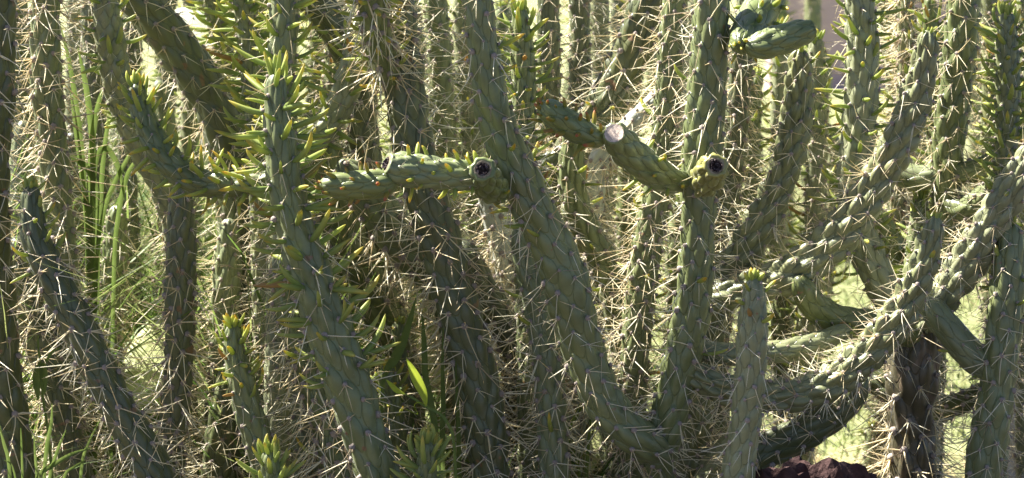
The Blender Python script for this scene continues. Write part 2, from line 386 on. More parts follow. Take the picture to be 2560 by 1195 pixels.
    RR = rad[:, None] * (1 - amp * 1.18 + amp * 1.6 * h + lump * min(1, amp * 9))
    V = P[:, None] + RR[..., None] * (np.cos(TH)[..., None] * N[:, None] + np.sin(TH)[..., None] * B[:, None])
    V = V.reshape(-1, 3); F = [ring_quads(len(st), na)]
    thx = np.linspace(0, 2 * np.pi, na + 1); A2_, B2_ = lattice(*np.meshgrid(thx, st)); n1_ = len(st) - 1
    cu = np.stack([np.stack([q_[:-1, :-1], q_[:-1, 1:], q_[1:, 1:], q_[1:, :-1]], -1).reshape(-1) for q_ in (A2_, B2_)], 1)
    if top in ('cut', 'hole'):
        e0 = P[0]; t0 = T[0]; extra = []
        prof = [(0.99, -0.05), (0.88, -0.13), (0.74, -0.14), (0.58, -0.06), (0.52, 0.10), (0.0, 0.16)] if top == 'hole' else [(0.92, -0.10), (0.76, -0.13), (0.70, -0.09), (0.0, -0.06)]
        off = len(V); prev = np.arange(na)
        for a_, z_ in prof:
            wob = 1 + 0.06 * np.sin(th * 5 + 1) + 0.05 * np.sin(th * 9)
            ring = e0 + t0 * rad[0] * z_ + (rad[0] * max(a_, 0.02) * wob)[:, None] * (np.cos(th)[:, None] * N[0] + np.sin(th)[:, None] * B[0])
            extra.append(ring); idx = np.arange(na) + off; j2 = np.roll(np.arange(na), -1)
            F.append(np.stack([prev, idx, idx[j2], prev[j2]], 1)); prev = idx; off += na
        V = np.vstack([V] + extra)
    if par.get('_pending'):
        c = V[-na:].mean(0) if base == 'ground' else V[len(st) * na - na:len(st) * na].mean(0)
        par.location = (c[0], c[1], max(0.0, c[2])); del par['_pending']
    O = np.array(par.location); me = mesh_np(part, V - O, F, [M[skin]], True)
    uvl = me.uv_layers.new(name='tubercle'); uvd = np.zeros((len(me.loops), 2), np.float32); uvd[:len(cu)] = cu; uvl.data.foreach_set('uv', uvd.ravel())
    so = obj(part, me, par); stats['tri'] += len(me.polygons) * 2
    if label: so['label'] = label
    # areoles, spines, leaves -------------------------------------------------------
    rest = []; fl_list = []
    kmax = int(L / d)
    for k in range(1, kmax):
        sc = (k + 0.5) * d - 0.36 * Lc     # areole near the upper end of its tubercle
        if sc < dome * 0.25 or sc > L - 0.012: continue
        if top in ('cut', 'hole') and sc < 0.01: continue
        thk = k * GA + ph0 - 0.36 * (t3 + t5); i = int(np.clip(np.searchsorted(st, sc), 1, len(st) - 1))
        j = int(round((thk % (2 * np.pi)) / (2 * np.pi) * na)) % na
        p = V[i * na + j]; n_ = math.cos(thk) * N[i] + math.sin(thk) * B[i]; up = -T[i]
        tipf = max(0.0, 1 - sc / 0.055) if top not in ('cut', 'hole') else 0.0
        n_ = n_ * (1 - 0.62 * tipf) + up * 0.75 * tipf; n_ /= np.linalg.norm(n_); p = p + n_ * 0.0008
        px, py = visible_px(p); inside = -90 < px < 2650 and -90 < py < 1285
        facing = float(np.dot(n_, np.array(CAM) - p)) / np.linalg.norm(np.array(CAM) - p) > -0.35
        yv = up - n_ * up.dot(n_); yv /= np.linalg.norm(yv) + 1e-9; xv = np.cross(yv, n_)
        # leaf
        if leaf:
            z0, z1, pr, ll, kind = leaf
            if z0 <= sc <= z1:
              for rep_ in range(2 if pr > 1 else 1):
                if g.random() > (pr if rep_ == 0 else pr - 1): continue
                fade = min(1, 0.45 + sc / 0.05) if top not in ('cut', 'hole') else 1
                ln = ll * g.uniform(0.55, 1.25) * fade
                el = R(g.gauss(11, 10) - 14 * rep_); z_ = n_ * math.cos(el) + yv * math.sin(el); y_ = yv * math.cos(el) - n_ * math.sin(el)
                y_ = y_ + np.array([0, 0, 0.5]) + xv * g.gauss(0, .25); y_ = y_ - z_ * y_.dot(z_); y_ /= np.linalg.norm(y_); x_ = np.cross(y_, z_)
                want = 0.0064 * g.uniform(.8, 1.2) * (0.6 + 0.4 * fade) / ln; fi = min(range(len(FATS)), key=lambda q_: abs(FATS[q_] - want)); fat = 1.0
                mt = Matrix(((x_[0] * ln * fat, y_[0] * ln, z_[0] * ln, 0), (x_[1] * ln * fat, y_[1] * ln, z_[1] * ln, 0), (x_[2] * ln * fat, y_[2] * ln, z_[2] * ln, 0), (0, 0, 0, 1)))
                q = p - yv * 0.004 - n_ * 0.003 - O; mt.translation = Vector(q)
                if far_leaves: fl_list.append((g.choice(LEAF_A[kind][fi]), mt))
                else: obj('leaf', g.choice(LEAF[kind][fi]), so, mt); stats['leaf'] += 1
        if g.random() > sprob: continue
        young = max(0.35, min(1, sc / 0.18)) if top not in ('cut', 'hole') else 1
        n = g.randint(*spines) + (1 if spines[1] > 4 and g.random() < .5 else 0); n = min(n, 7); n = 7 if n == 6 else n
        if sc < 0.10 and top not in ('cut', 'hole'): n = min(n, g.choice((1, 2, 2, 3)))
        if n == 0: continue
        ln = (1.25 if one_by_one else 0.85) * (slen[0] + (slen[1] - slen[0]) * g.random()) * (0.55 + 0.45 * young)
        me_c, arr = g.choice(CL[n]); fl = g.choice((1, -1)); roll = g.gauss(0, 0.3)
        x2 = xv * math.cos(roll) + yv * math.sin(roll); y2 = yv * math.cos(roll) - xv * math.sin(roll)
        Mx = np.stack([x2 * fl, y2, n_], 1) * ln
        if one_by_one and inside and facing:
            mt = Matrix(((*Mx[0], 0), (*Mx[1], 0), (*Mx[2], 0), (0, 0, 0, 1))); mt.translation = Vector(p - O)
            obj('spine_cluster', me_c, so, mt); stats['cl'] += 1
        elif inside or (-160 < px < 2720 and -160 < py < 1300): rest.append((arr, Mx, p - O))
    if leaf and top == 'tip' and leaf[0] == 0:     # crown of young leaves round the growing tip
        z0, z1, pr, ll, kind = leaf; nc = 9 if pr >= .5 else 4; up = -T[1]
        for c_ in range(nc):
            an = c_ * 2.4 + ph0; sp_a = R(g.uniform(8, 20) + 34 * c_ / nc); rd = math.cos(an) * N[3] + math.sin(an) * B[3]
            z_ = up * math.cos(sp_a) + rd * math.sin(sp_a); y_ = up * math.sin(sp_a) - rd * math.cos(sp_a); x_ = np.cross(y_, z_)
            ln = ll * g.uniform(.5, .85) * (.7 + .4 * c_ / nc); want = 0.0066 / ln; fi = min(range(len(FATS)), key=lambda q_: abs(FATS[q_] - want))
            mt = Matrix(((x_[0] * ln, y_[0] * ln, z_[0] * ln, 0), (x_[1] * ln, y_[1] * ln, z_[1] * ln, 0), (x_[2] * ln, y_[2] * ln, z_[2] * ln, 0), (0, 0, 0, 1)))
            q = P[0] + T[1] * (0.004 + 0.5 * rad[4] * (c_ / nc)) + rd * rad[4] * 0.55 * (0.3 + c_ / nc) - O; mt.translation = Vector(q)
            if far_leaves: fl_list.append((g.choice(LEAF_A[kind][fi]), mt))
            else: obj('leaf', g.choice(LEAF[kind][fi]), so, mt); stats['leaf'] += 1
    if rest:
        V2 = []; F2 = []; A2 = []; I2 = []; off = 0
        for arr, Mx, p in rest:
            V2.append(arr[0] @ Mx.T + p); F2.append(arr[1] + off); A2.append(arr[2]); I2 += arr[3]; off += len(arr[0])
        tag(obj('spines', mesh_np('spines', np.concatenate(V2), np.concatenate(F2), [M['spine'], M['areole']], True, {'along': np.concatenate(A2)}, I2), so), kind='stuff')
        stats['tri'] += 2 * len(I2)
    if fl_list:
        V2 = []; F2 = []; A2 = []; off = 0
        for (lv, lf_, la), mt in fl_list:
            m3 = np.array(mt); V2.append(lv @ m3[:3, :3].T + m3[:3, 3]); F2.append(lf_ + off); A2.append(la); off += len(lv)
        tag(obj('leaves', mesh_np('leaves', np.concatenate(V2), np.concatenate(F2), [M[leaf[4]]], True, {'along': np.concatenate(A2)}), so), kind='stuff'); stats['tri'] += 2 * sum(len(q_) for q_ in F2)
    so_info = dict(o=so, O=O, tipP=P[0], tipT=T[0], tipR=rad[0], N=N[0], B=B[0])
    if top == 'hole':   # crumbled dark core in the cup
        gv = np.random.default_rng(len(spec) * 7 + int(L * 1e4)); hs = gv.uniform(.82, 1.0); nr = 9; TH2 = np.linspace(0, 2 * np.pi, 28, endpoint=False); rr = np.linspace(0.56, 0.02, nr) * hs; vv = []
        for i_, a_ in enumerate(rr):
            zz = -0.20 + 0.14 * math.sin((0.56 - a_) * 3) + gv.normal(0, 0.085, 28); a2 = a_ * (1 + gv.normal(0, .06, 28)) * (1 + .06 * np.sin(TH2 * 4))
            vv.append(P[0] - O + T[0] * (rad[0] * zz)[:, None] + (rad[0] * a2)[:, None] * (np.cos(TH2)[:, None] * N[0] + np.sin(TH2)[:, None] * B[0]))
        obj('dried_core', mesh_np('dried_core', np.concatenate(vv), ring_quads(nr, 28), [M['core']], False), so)
        na2 = 40; TH3 = np.linspace(0, 2 * np.pi, na2, endpoint=False); vv = []
        for a_, z_ in ((0.74, -0.11), (0.66 * hs + .03, -0.16), (0.60 * hs, -0.14), (0.54 * hs, -0.06), (0.50 * hs, 0.06)):
            w = 1 + 0.06 * np.sin(TH3 * gv.integers(3, 7) + gv.uniform(0, 6)) + 0.05 * np.sin(TH3 * 2 + gv.uniform(0, 6)) + gv.normal(0, .035, na2)
            vv.append(P[0] - O + T[0] * rad[0] * z_ + (rad[0] * a_ * w)[:, None] * (np.cos(TH3)[:, None] * N[0] + np.sin(TH3)[:, None] * B[0]))
        obj('scar_rim', mesh_np('scar_rim', np.concatenate(vv), ring_quads(5, na2), [M['rim']], True), so)
    if top == 'cut':
        gv = np.random.default_rng(4); na2 = 32; TH3 = np.linspace(0, 2 * np.pi, na2, endpoint=False); vv = []
        for a_, z_ in ((0.80, -0.14), (0.74, -0.135), (0.66, -0.11), (0.40, -0.10), (0.02, -0.095)):
            w = 1 + gv.normal(0, .02, na2)
            vv.append(P[0] - O + T[0] * rad[0] * z_ + (rad[0] * a_ * w)[:, None] * (np.cos(TH3)[:, None] * N[0] + np.sin(TH3)[:, None] * B[0]))
        obj('cut_face', mesh_np('cut_face', np.concatenate(vv), ring_quads(5, na2), [M['cork']], True), so)
    return so_info

# ------------------------------------------------------------------ setting: ground, wall
def grid_ground():
    xs = np.concatenate([np.linspace(-60, -2, 30), np.linspace(-1.9, 1.9, 60), np.linspace(2, 60, 30)]); ys = np.concatenate([np.linspace(-12, -1, 12), np.linspace(-0.9, 6, 80), np.linspace(6.5, 120, 40)])
    X, Yy = np.meshgrid(xs, ys); Z = 0.012 * np.sin(X * 5.1 + Yy * 3) + 0.010 * np.sin(X * 11 - Yy * 7.3) + 0.008 * np.sin(Yy * 17 + X * 2); Z *= np.clip(2 - np.abs(Yy) / 8, 0, 1)
    nx, ny = len(xs), len(ys); V = np.stack([X, Yy, Z - 0.01], -1).reshape(-1, 3); i = np.arange(ny - 1)[:, None] * nx + np.arange(nx - 1)[None]
    return mesh_np('ground', V, np.stack([i, i + 1, i + nx + 1, i + nx], -1).reshape(-1, 4), [M['ground']])
tag(obj('ground', grid_ground()), kind='structure')

def box(name, a, b, mat, parent=None, bev=0.0):
    (x0, y0, z0), (x1, y1, z1) = a, b
    V = [(x0, y0, z0), (x1, y0, z0), (x1, y1, z0), (x0, y1, z0), (x0, y0, z1), (x1, y0, z1), (x1, y1, z1), (x0, y1, z1)]
    F = [(0, 3, 2, 1), (4, 5, 6, 7), (0, 1, 5, 4), (1, 2, 6, 5), (2, 3, 7, 6), (3, 0, 4, 7)]
    return obj(name, mesh_np(name, V, np.array(F), [M[mat]], False), parent)
gw = bpy.data.objects.new('garden_wall', None); col.objects.link(gw); gw.location = (4.6, 9.5, 0)
tag(gw, 'mauve plastered garden wall glimpsed far behind the cactus at upper right', 'wall')
box('wall_face', (-3.1, 0, -0.1), (3.0, 0.22, 2.2), 'wall', gw); box('coping', (-3.16, -0.04, 2.2), (3.06, 0.26, 2.27), 'wall', gw)

# ------------------------------------------------------------------ cactus plants, front to back
G = 'leaf_green'; YL = 'leaf_yellow'; PK = 'leaf_pink'
# left edge
p = plant('cactus', 'dark stem cut off by the left edge of the picture, leaning right towards its base')
stem(p, '-12,-40,105; -16,150,108; -22,320,105; -26,480,105; -24,620,108; -14,780,112; 0,930,115; 18,1080,118; 30,1195,118', 0.0, 0.3, skin='skin_olive', slen=(.03, .055))
p = plant('cactus', 'upright stem with long straw spines near the left edge, rising out of the top')
stem(p, '115,-30,70; 113,100,74; 116,200,76; 126,300,80; 134,400,82; 143,500,82; 150,600,84; 156,760,86; 162,950,88', 0.16, 0.3, slen=(.03, .055), leaf=None)
p = plant('cactus', 'young stem with yellow-tipped leaves at its tip, leaning left at lower left')
stem(p, '79,462,58; 79,520,64; 90,600,74; 135,700,82; 188,800,88; 236,900,94; 285,1000,96; 340,1100,98; 392,1195,100', (-0.05, -0.12), 'tip', leaf=(0, 0.115, 0.55, 0.030, YL), slen=(.026, .05), skin='skin_olive')
p = plant('cactus', 'short slim stem with bare rounded tip, between grass and the leaning young stem')
stem(p, '291,512,52; 291,560,60; 286,640,66; 279,720,68; 273,800,66; 276,880,64; 284,980,64', 0.36, 'tip', leaf=(0, 0.012, 0.6, 0.012, G), slen=(.03, .05))
p = plant('cactus', 'upright dark stem under the curved leafy branch at left')
stem(p, '456,468,60; 453,540,76; 453,640,78; 450,740,78; 449,840,78; 444,940,76; 436,1040,74; 428,1120,72; 422,1195,72', 0.08, 'tip', slen=(.03, .055), skin='skin_olive')
p = plant('cactus', 'pale leafy stem rising out of the top left, behind the curved branch tip')
stem(p, '255,-60,56; 262,0,62; 275,100,74; 293,200,76; 316,290,74; 356,380,70; 405,470,66; 438,580,64; 448,720,62', (.14, .24), 'tip', skin='skin_blue', leaf=(0.0, 0.24, 0.5, 0.034, G), slen=(.012, .03), sprob=.6)
p = plant('cactus', 'thick dark leafless stem leaning diagonally from the top left')
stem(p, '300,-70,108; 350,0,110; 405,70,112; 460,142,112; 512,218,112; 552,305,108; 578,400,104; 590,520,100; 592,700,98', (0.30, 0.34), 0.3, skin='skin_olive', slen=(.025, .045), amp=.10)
# the leafy stem left of centre and its curved branch
p = plant('cactus', 'tall front stem left of centre thickly set with long green leaves, with a curved branch')
stem(p, '692,180,62; 690,230,70; 694,300,77; 705,400,84; 722,500,94; 747,600,102; 779,700,108; 815,800,114; 851,900,117; 885,1000,117; 918,1100,118; 948,1195,120', (-0.13, -0.18), 'tip', leaf=(0.0, 0.44, 1.7, 0.056, G), slen=(.028, .055), spines=(2, 4))
stem(p, '341,205,56; 350,265,63; 377,335,70; 422,403,76; 490,452,72; 562,463,66; 640,454,62; 712,440,57', (-0.06, -0.13), 'tip', 'joint', part='branch', leaf=(0.0, 0.26, 0.85, 0.034, YL), slen=(.012, .028), sprob=.7, neck=.8, spines=(1, 3))
p = plant('cactus', 'leafy stem behind the long-leaved front stem, running straight out of the top')
stem(p, '713,-30,74; 709,80,75; 704,180,76; 704,300,78; 716,420,80; 735,560,84; 752,720,88', 0.02, 0.25, leaf=(0.0, 0.60, 1.2, 0.050, G), slen=(.02, .04), spines=(1, 3))
p = plant('cactus', 'slim leafy stem at the top left, left of the long-leaved front stem')
stem(p, '600,-40,52; 608,20,54; 617,80,56; 626,150,58; 636,240,60; 648,360,62; 655,520,64', 0.22, 0.2, leaf=(0.0, 0.48, 1.2, 0.050, G), slen=(.015, .03), spines=(1, 3), skin='skin_blue')
p = plant('cactus', 'thin bluish stem at the top left, beside the pale prickly pear pad')
stem(p, '522,-30,44; 538,50,46; 558,130,48; 585,220,50; 606,320,52; 615,480,54', 0.42, 0.2, leaf=(0.0, 0.50, 0.9, 0.048, G), slen=(.02, .03), spines=(1, 3), skin='skin_blue')
# top, left of centre
p = plant('cactus', 'shaded stem slanting down to the right behind the top leafy stems')
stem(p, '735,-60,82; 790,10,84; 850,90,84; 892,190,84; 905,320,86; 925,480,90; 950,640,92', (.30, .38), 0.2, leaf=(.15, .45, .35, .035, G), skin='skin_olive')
p = plant('cactus', 'curved stem bowing right like a hook beside the long-leaved front stem')
stem(p, '905,30,66; 893,120,72; 872,205,76; 836,285,78; 790,340,76; 748,385,74; 730,470,74', (.14, .10), 'tip', leaf=(0.0, 0.22, 0.55, 0.036, G), slen=(.015, .03), spines=(1, 3), skin='skin_blue')
# big stem behind the cut branch, with an upright leafy branch
p = plant('cactus', 'stout dark stem with corky spots descending right of centre, spiny all the way down')
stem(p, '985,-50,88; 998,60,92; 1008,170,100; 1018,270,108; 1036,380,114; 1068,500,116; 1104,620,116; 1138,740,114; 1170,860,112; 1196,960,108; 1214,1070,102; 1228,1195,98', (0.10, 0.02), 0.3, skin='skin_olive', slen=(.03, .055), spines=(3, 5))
stem(p, '930,-50,74; 935,30,76; 944,100,78; 962,165,76; 995,225,66', (-0.02, 0.08), 0.15, 'joint', part='branch', leaf=(0.0, .35, .75, .036, YL), slen=(.04, .06), neck=.85)
p = plant('cactus', 'thick shaded stem slanting right below the horizontal cut branch')
stem(p, '850,400,80; 885,450,95; 935,510,105; 990,580,105; 1050,655,100; 1118,740,92; 1155,880,90', (.22, .24), 'tip', slen=(.045, .07), spines=(4, 7))
p = plant('cactus', 'dark shaded stem leaning right, deep behind the long-leaved front stem')
stem(p, '830,470,96; 862,560,108; 905,660,112; 950,760,112; 990,870,108; 1010,1000,104', (.34, .40), 0.1, slen=(.03, .06))
p = plant('cactus', 'yellowish old stem leaning right, behind the stout dark stem')
stem(p, '1150,600,76; 1190,700,82; 1245,790,84; 1300,880,84; 1335,980,84; 1350,1100,84', (.18, .22), 'tip', skin='skin_olive', slen=(.03, .06), spines=(4, 7))
# centre plant: two big stems from one base
p = plant('cactus', 'big forked plant right of centre, its two stems joined low down, carrying cut branches')
stem(p, '1782,-40,92; 1777,60,94; 1770,180,96; 1761,300,96; 1752,400,96; 1746,500,93; 1744,600,93; 1737,700,94; 1726,800,97; 1704,900,98; 1684,1000,101; 1660,1090,100; 1652,1150,84; 1655,1195,62', -0.05, 0.2, skin='skin', leaf=(.15, .75, .10, .036, YL), slen=(.022, .045), spines=(2, 4))
stem(p, '1192,-40,78; 1198,30,80; 1208,120,84; 1222,220,90; 1243,310,98; 1280,400,106; 1326,500,112; 1373,600,116; 1413,700,114; 1438,800,108; 1466,900,104; 1508,1000,106; 1556,1062,104; 1610,1108,96; 1664,1138,80,-.05', (-0.10, -0.08), 0.18, 'joint', part='stem', skin='skin', leaf=(.22, .55, .22, .036, YL), slen=(.02, .045), spines=(2, 4))
stem(p, '1207,424,68; 1212,440,88; 1222,462,92; 1245,480,70', (-.235, -.12), 'hole', 'joint', part='cut_stub', skin='skin_cut', sprob=.12, spines=(1, 1), slen=(.01, .02), amp=.16, leaf=(.02, .2, .12, .02, YL))
stem(p, '968,412,64; 990,420,84; 1040,428,88; 1100,434,82; 1160,440,74; 1215,446,62', (-.21, -.19), 'hole', 'round', part='branch', skin='skin_cut', sprob=.5, spines=(1, 2), slen=(.008, .022), amp=.14, leaf=(.02, .2, .75, .023, YL))
stem(p, '797,458,58; 815,462,70; 860,464,80; 920,462,84; 965,456,76; 994,448,54', (-.215, -.21), 'tip', 'round', part='branch', skin='skin_cut', sprob=.25, spines=(1, 1), slen=(.005, .01), amp=.09, leaf=(0.0, .2, .6, .017, PK))
stem(p, '1536,334,62; 1546,350,82; 1575,383,88; 1620,420,86; 1665,447,80; 1712,456,66', (-.16, -.06), 'cut', 'joint', part='branch', skin='skin_cut', sprob=.4, spines=(1, 1), slen=(.005, .012), amp=.14, leaf=(.03, .16, .2, .024, YL), neck=.7)
stem(p, '1350,255,58; 1368,272,74; 1400,295,82; 1445,325,74; 1485,343,62; 1516,350,46', (-.16, -.14), 'tip', 'round', part='branch', skin='skin_cut', sprob=.2, spines=(1, 1), slen=(.005, .01), amp=.07, leaf=(0.0, .15, .95, .021, PK))
stem(p, '1789,415,58; 1782,425,80; 1770,443,86; 1757,468,66', (-.165, -.09), 'hole', 'joint', part='cut_stub', skin='skin_bud', sprob=.1, spines=(1, 1), slen=(.005, .01), amp=.22)
stem(p, '2336,540,58; 2326,600,70; 2306,665,80; 2280,730,88; 2240,800,96; 2192,860,97; 2135,915,97; 2070,960,95; 1995,985,90; 1920,990,84; 1845,985,80; 1780,960,76; 1715,920,66', (-0.10, -0.05), 'tip', 'joint', part='branch', skin='skin_blue', leaf=(0, .2, .12, .022, YL), slen=(.022, .042), amp=.26)
stem(p, '2130,822,46; 2095,835,54; 2040,858,60; 1970,876,62; 1890,884,62; 1810,884,60; 1715,872,54', (0.03, -0.02), 'tip', 'joint', part='branch', skin='skin_blue', leaf=(0, .03, .4, .024, YL), slen=(.012, .03), sprob=.5, amp=.10, spines=(1, 3))
p = plant('cactus', 'slim upright stem close left of the fork, running down out of the frame')
stem(p, '1300,560,60; 1315,650,68; 1340,740,74; 1360,830,77; 1371,920,79; 1379,1010,80; 1383,1100,80; 1387,1195,80', (.06, .0), 'tip', slen=(.025, .05), leaf=(.08, .35, .07, .04, YL))
p = plant('cactus', 'straight green stem with a ladder of leaves on its right, top centre')
stem(p, '1300,18,48; 1303,70,58; 1308,150,64; 1309,240,64; 1309,330,66; 1312,440,68; 1318,560,70', .12, 'tip', leaf=(0, .32, 1.1, .038, G), slen=(.015, .03), spines=(1, 2))
p = plant('cactus', 'thick dark stem leaning right from behind the pink-leaved cut branch to the top')
stem(p, '1640,-50,94; 1618,20,96; 1592,100,98; 1556,185,100; 1510,270,100; 1455,350,98; 1395,415,94; 1350,480,92; 1330,600,90', (.43, .47), .06, skin='skin_olive', slen=(.03, .05), leaf=(.25, .5, .04, .03, YL))
p = plant('cactus', 'narrow dark stem just left of the forked plant, curved yellow leaves at its foot')
stem(p, '1690,-40,64; 1683,60,66; 1674,160,68; 1666,280,70; 1655,400,72; 1640,500,74; 1622,590,76; 1608,690,78; 1596,790,77; 1588,880,72; 1584,980,70', .16, .06, leaf=(.25, .75, .14, .036, YL), slen=(.025, .045))
p = plant('cactus', 'dark stem close behind the right side of the forked plant')
stem(p, '1866,40,56; 1858,130,62; 1848,230,64; 1838,330,66; 1826,440,66; 1812,560,68; 1800,700,70', .30, .1, slen=(.025, .045), skin='skin_olive')
# top right
p = plant('cactus', 'tall stem with long leaves at upper right, carrying a drooping cut branch')
stem(p, '2146,-40,80; 2152,40,82; 2157,140,86; 2155,230,88; 2147,330,88; 2138,430,86; 2142,540,86; 2180,660,86; 2242,790,86; 2280,920,86; 2292,1060,84', .22, .35, leaf=(.05, .80, .75, .044, G), slen=(.018, .035), spines=(1, 3), skin='skin_blue')
stem(p, '1848,112,64; 1862,92,86; 1885,52,98; 1915,5,100; 1950,-50,96; 2010,-120,88; 2080,-170,80; 2140,-190,60', (-.12, .22), 'tip', 'joint', part='branch', skin='skin_cut', sprob=.5, spines=(1, 1), slen=(.005, .012), amp=.07, leaf=(0, .16, .45, .022, YL))
stem(p, '2026,74,52; 2008,80,66; 1975,92,76; 1930,106,76; 1890,114,66; 1862,110,46', (-.10, -.12), 'hole', 'round', part='branch', skin='skin_cut', sprob=.0, amp=.13)
p = plant('cactus', 'upright then slanting stem with sunlit left flank, right of the fork')
stem(p, '2000,120,56; 2000,170,68; 1996,240,74; 1986,320,78; 1968,400,82; 1940,480,90; 1900,560,94; 1858,630,94; 1812,700,90; 1780,800,88', (.10, .14), 'tip', skin='skin_blue', slen=(.018, .04), amp=.26, leaf=(0, .05, .3, .03, YL))
# big right plant: dark trunk with long arms
p = plant('cactus', 'branching plant at lower right with a dark trunk and long curving arms')
stem(p, '2310,780,92; 2298,840,104; 2286,900,126; 2280,960,132; 2278,1030,116; 2282,1110,118; 2286,1195,120', .10, 'tip', part='trunk', skin='skin_trunk', slen=(.04, .07), spines=(5, 7))
stem(p, '2321,76,58; 2316,130,70; 2302,200,78; 2272,295,85; 2226,395,90; 2168,495,94; 2100,585,98; 2030,650,100; 1965,690,98; 1905,712,92; 1830,732,84; 1728,758,70', (-0.02, 0.10), 'tip', 'round', part='branch', skin='skin_blue', slen=(.018, .04), amp=.26, leaf=(0, .03, .3, .02, G))
stem(p, '1995,690,70; 2015,735,74; 2050,778,78; 2110,805,78; 2190,815,80; 2290,835,76', (.03, .09), 'tip', 'joint', part='branch', skin='skin', sprob=.4, spines=(1, 3), slen=(.01, .03), amp=.07)
stem(p, '2600,352,70; 2565,410,80; 2522,480,90; 2478,560,94; 2430,640,96; 2385,705,96; 2342,760,92; 2308,812,76', (-0.02, .09), 'tip', 'joint', part='branch', skin='skin_blue', slen=(.018, .04), amp=.26, leaf=(0, .1, .3, .02, G))
stem(p, '2120,900,64; 2160,935,66; 2200,960,70; 2262,990,62', (.16, .11), 'tip', 'joint', part='branch', skin='skin_olive', slen=(.03, .05))
p = plant('cactus', 'sturdy upright stem at the right edge with an arm joining from its left')
stem(p, '2530,555,56; 2528,610,74; 2520,700,86; 2512,790,90; 2502,890,93; 2490,990,94; 2472,1090,95; 2455,1195,96', (.02, -.02), 'tip', skin='skin', slen=(.025, .045), leaf=(0, .12, .25, .03, YL))
stem(p, '2310,745,66; 2345,790,78; 2390,845,80; 2435,895,78; 2480,930,64', (.03, .0), 'tip', 'joint', part='branch', skin='skin', sprob=.4, amp=.06, spines=(1, 3), slen=(.01, .03), leaf=(.02, .2, .14, .02, YL))
p = plant('cactus', 'foreground pale stem with a tuft of leaves on its tip, before the curved arm')
stem(p, '1885,690,46; 1885,730,62; 1882,800,73; 1877,900,79; 1870,1000,81; 1858,1100,84; 1843,1195,92', -.26, 'tip', skin='skin_blue', slen=(.016, .036), spines=(1, 3), leaf=(0, .06, .6, .026, YL), amp=.12)
p = plant('cactus', 'dark upright stem at top right meeting sideways arms at a knot')
stem(p, '2412,-40,84; 2408,50,86; 2398,140,90; 2388,230,90; 2376,320,88; 2366,410,84; 2366,500,76; 2368,600,70; 2350,720,70; 2315,830,72; 2298,960,74; 2296,1080,74', .27, .3, skin='skin', slen=(.02, .04), leaf=(.0, .3, .1, .03, G))
stem(p, '2620,318,52; 2570,352,58; 2510,395,62; 2450,425,62; 2366,440,52', (.18, .27), 'tip', 'joint', part='branch', skin='skin', slen=(.03, .05), amp=.06, sprob=.5)
stem(p, '2560,400,52; 2510,445,58; 2460,495,64; 2415,522,66; 2366,500,56', (.14, .27), 'tip', 'joint', part='branch', skin='skin', slen=(.03, .05), amp=.08, sprob=.7)
stem(p, '2190,410,56; 2235,428,66; 2290,444,68; 2366,440,58', (.33, .27), 'tip', 'joint', part='branch', skin='skin', sprob=.3, amp=.06)
p = plant('cactus', 'leafy stem with a spiky green crown in the top right corner')
stem(p, '2516,28,46; 2517,80,56; 2518,160,64; 2518,250,66; 2517,340,66; 2512,440,66; 2508,560,66', .16, 'tip', leaf=(0, .28, 1.2, .038, G), slen=(.018, .03), spines=(1, 2), skin='skin_blue', amp=.14)
p = plant('cactus', 'small stem with a leafy crown behind the tips at the top right')
stem(p, '2325,-12,34; 2326,40,44; 2330,130,50; 2336,240,52; 2342,380,54', .42, 'tip', leaf=(0, .4, .75, .034, G), slen=(.018, .03), spines=(1, 2), detail=1)
p = plant('cactus', 'sunlit pale back stem beside the mauve gap, upper right')
stem(p, '2262,-40,44; 2266,50,48; 2268,150,50; 2262,260,52; 2250,400,54', .55, .15, skin='skin_blue', slen=(.03, .05), spines=(4, 7), detail=1, leaf=(0, .5, .3, .03, G))
p = plant('cactus', 'small dark leafy stem between the long arm and the bright curved stem, right')
stem(p, '2306,488,36; 2300,530,48; 2290,600,52; 2280,680,54; 2268,780,54; 2262,900,54', .30, 'tip', leaf=(0, .24, .6, .036, G), slen=(.018, .03), spines=(1, 2), detail=1)
p = plant('cactus', 'shaded stem leaning right in the gap below the long arm')
stem(p, '2170,520,76; 2200,570,80; 2232,650,82; 2252,740,80; 2260,860,78', (.34, .36), 'tip', slen=(.02, .04), detail=1)
p = plant('cactus', 'small far stem standing alone on the bright lawn behind the lava rock')
stem(p, '2183,1058,26; 2184,1080,42; 2184,1120,50; 2184,1180,52', .95, 'tip', leaf=(0, .02, .7, .02, G), detail=1, spines=(3, 5))
p = plant('cactus', 'dark stem slanting up right above the lava rock, under the curved arm')
stem(p, '2160,935,76; 2120,1000,88; 2060,1050,92; 1990,1092,92; 1920,1125,90; 1870,1170,88', -.02, 'tip', slen=(.03, .045), amp=.10, skin='skin_olive')  # dark skin also paints in the shade of the curved arm above
p = plant('cactus', 'thin bluish stem slanting out of the bottom edge left of the pale foreground stem')
stem(p, '1850,1075,48; 1815,1115,56; 1780,1165,58; 1755,1215,60', .10, 'tip', skin='skin_blue', slen=(.02, .04))
p = plant('cactus', 'sunlit spiny arm sticking out right behind the dark trunk, lower right')
stem(p, '2470,965,48; 2430,995,56; 2380,1015,60; 2330,1035,62; 2300,1090,62', (.28, .36), 'tip', skin='skin', slen=(.04, .06), spines=(5, 7))
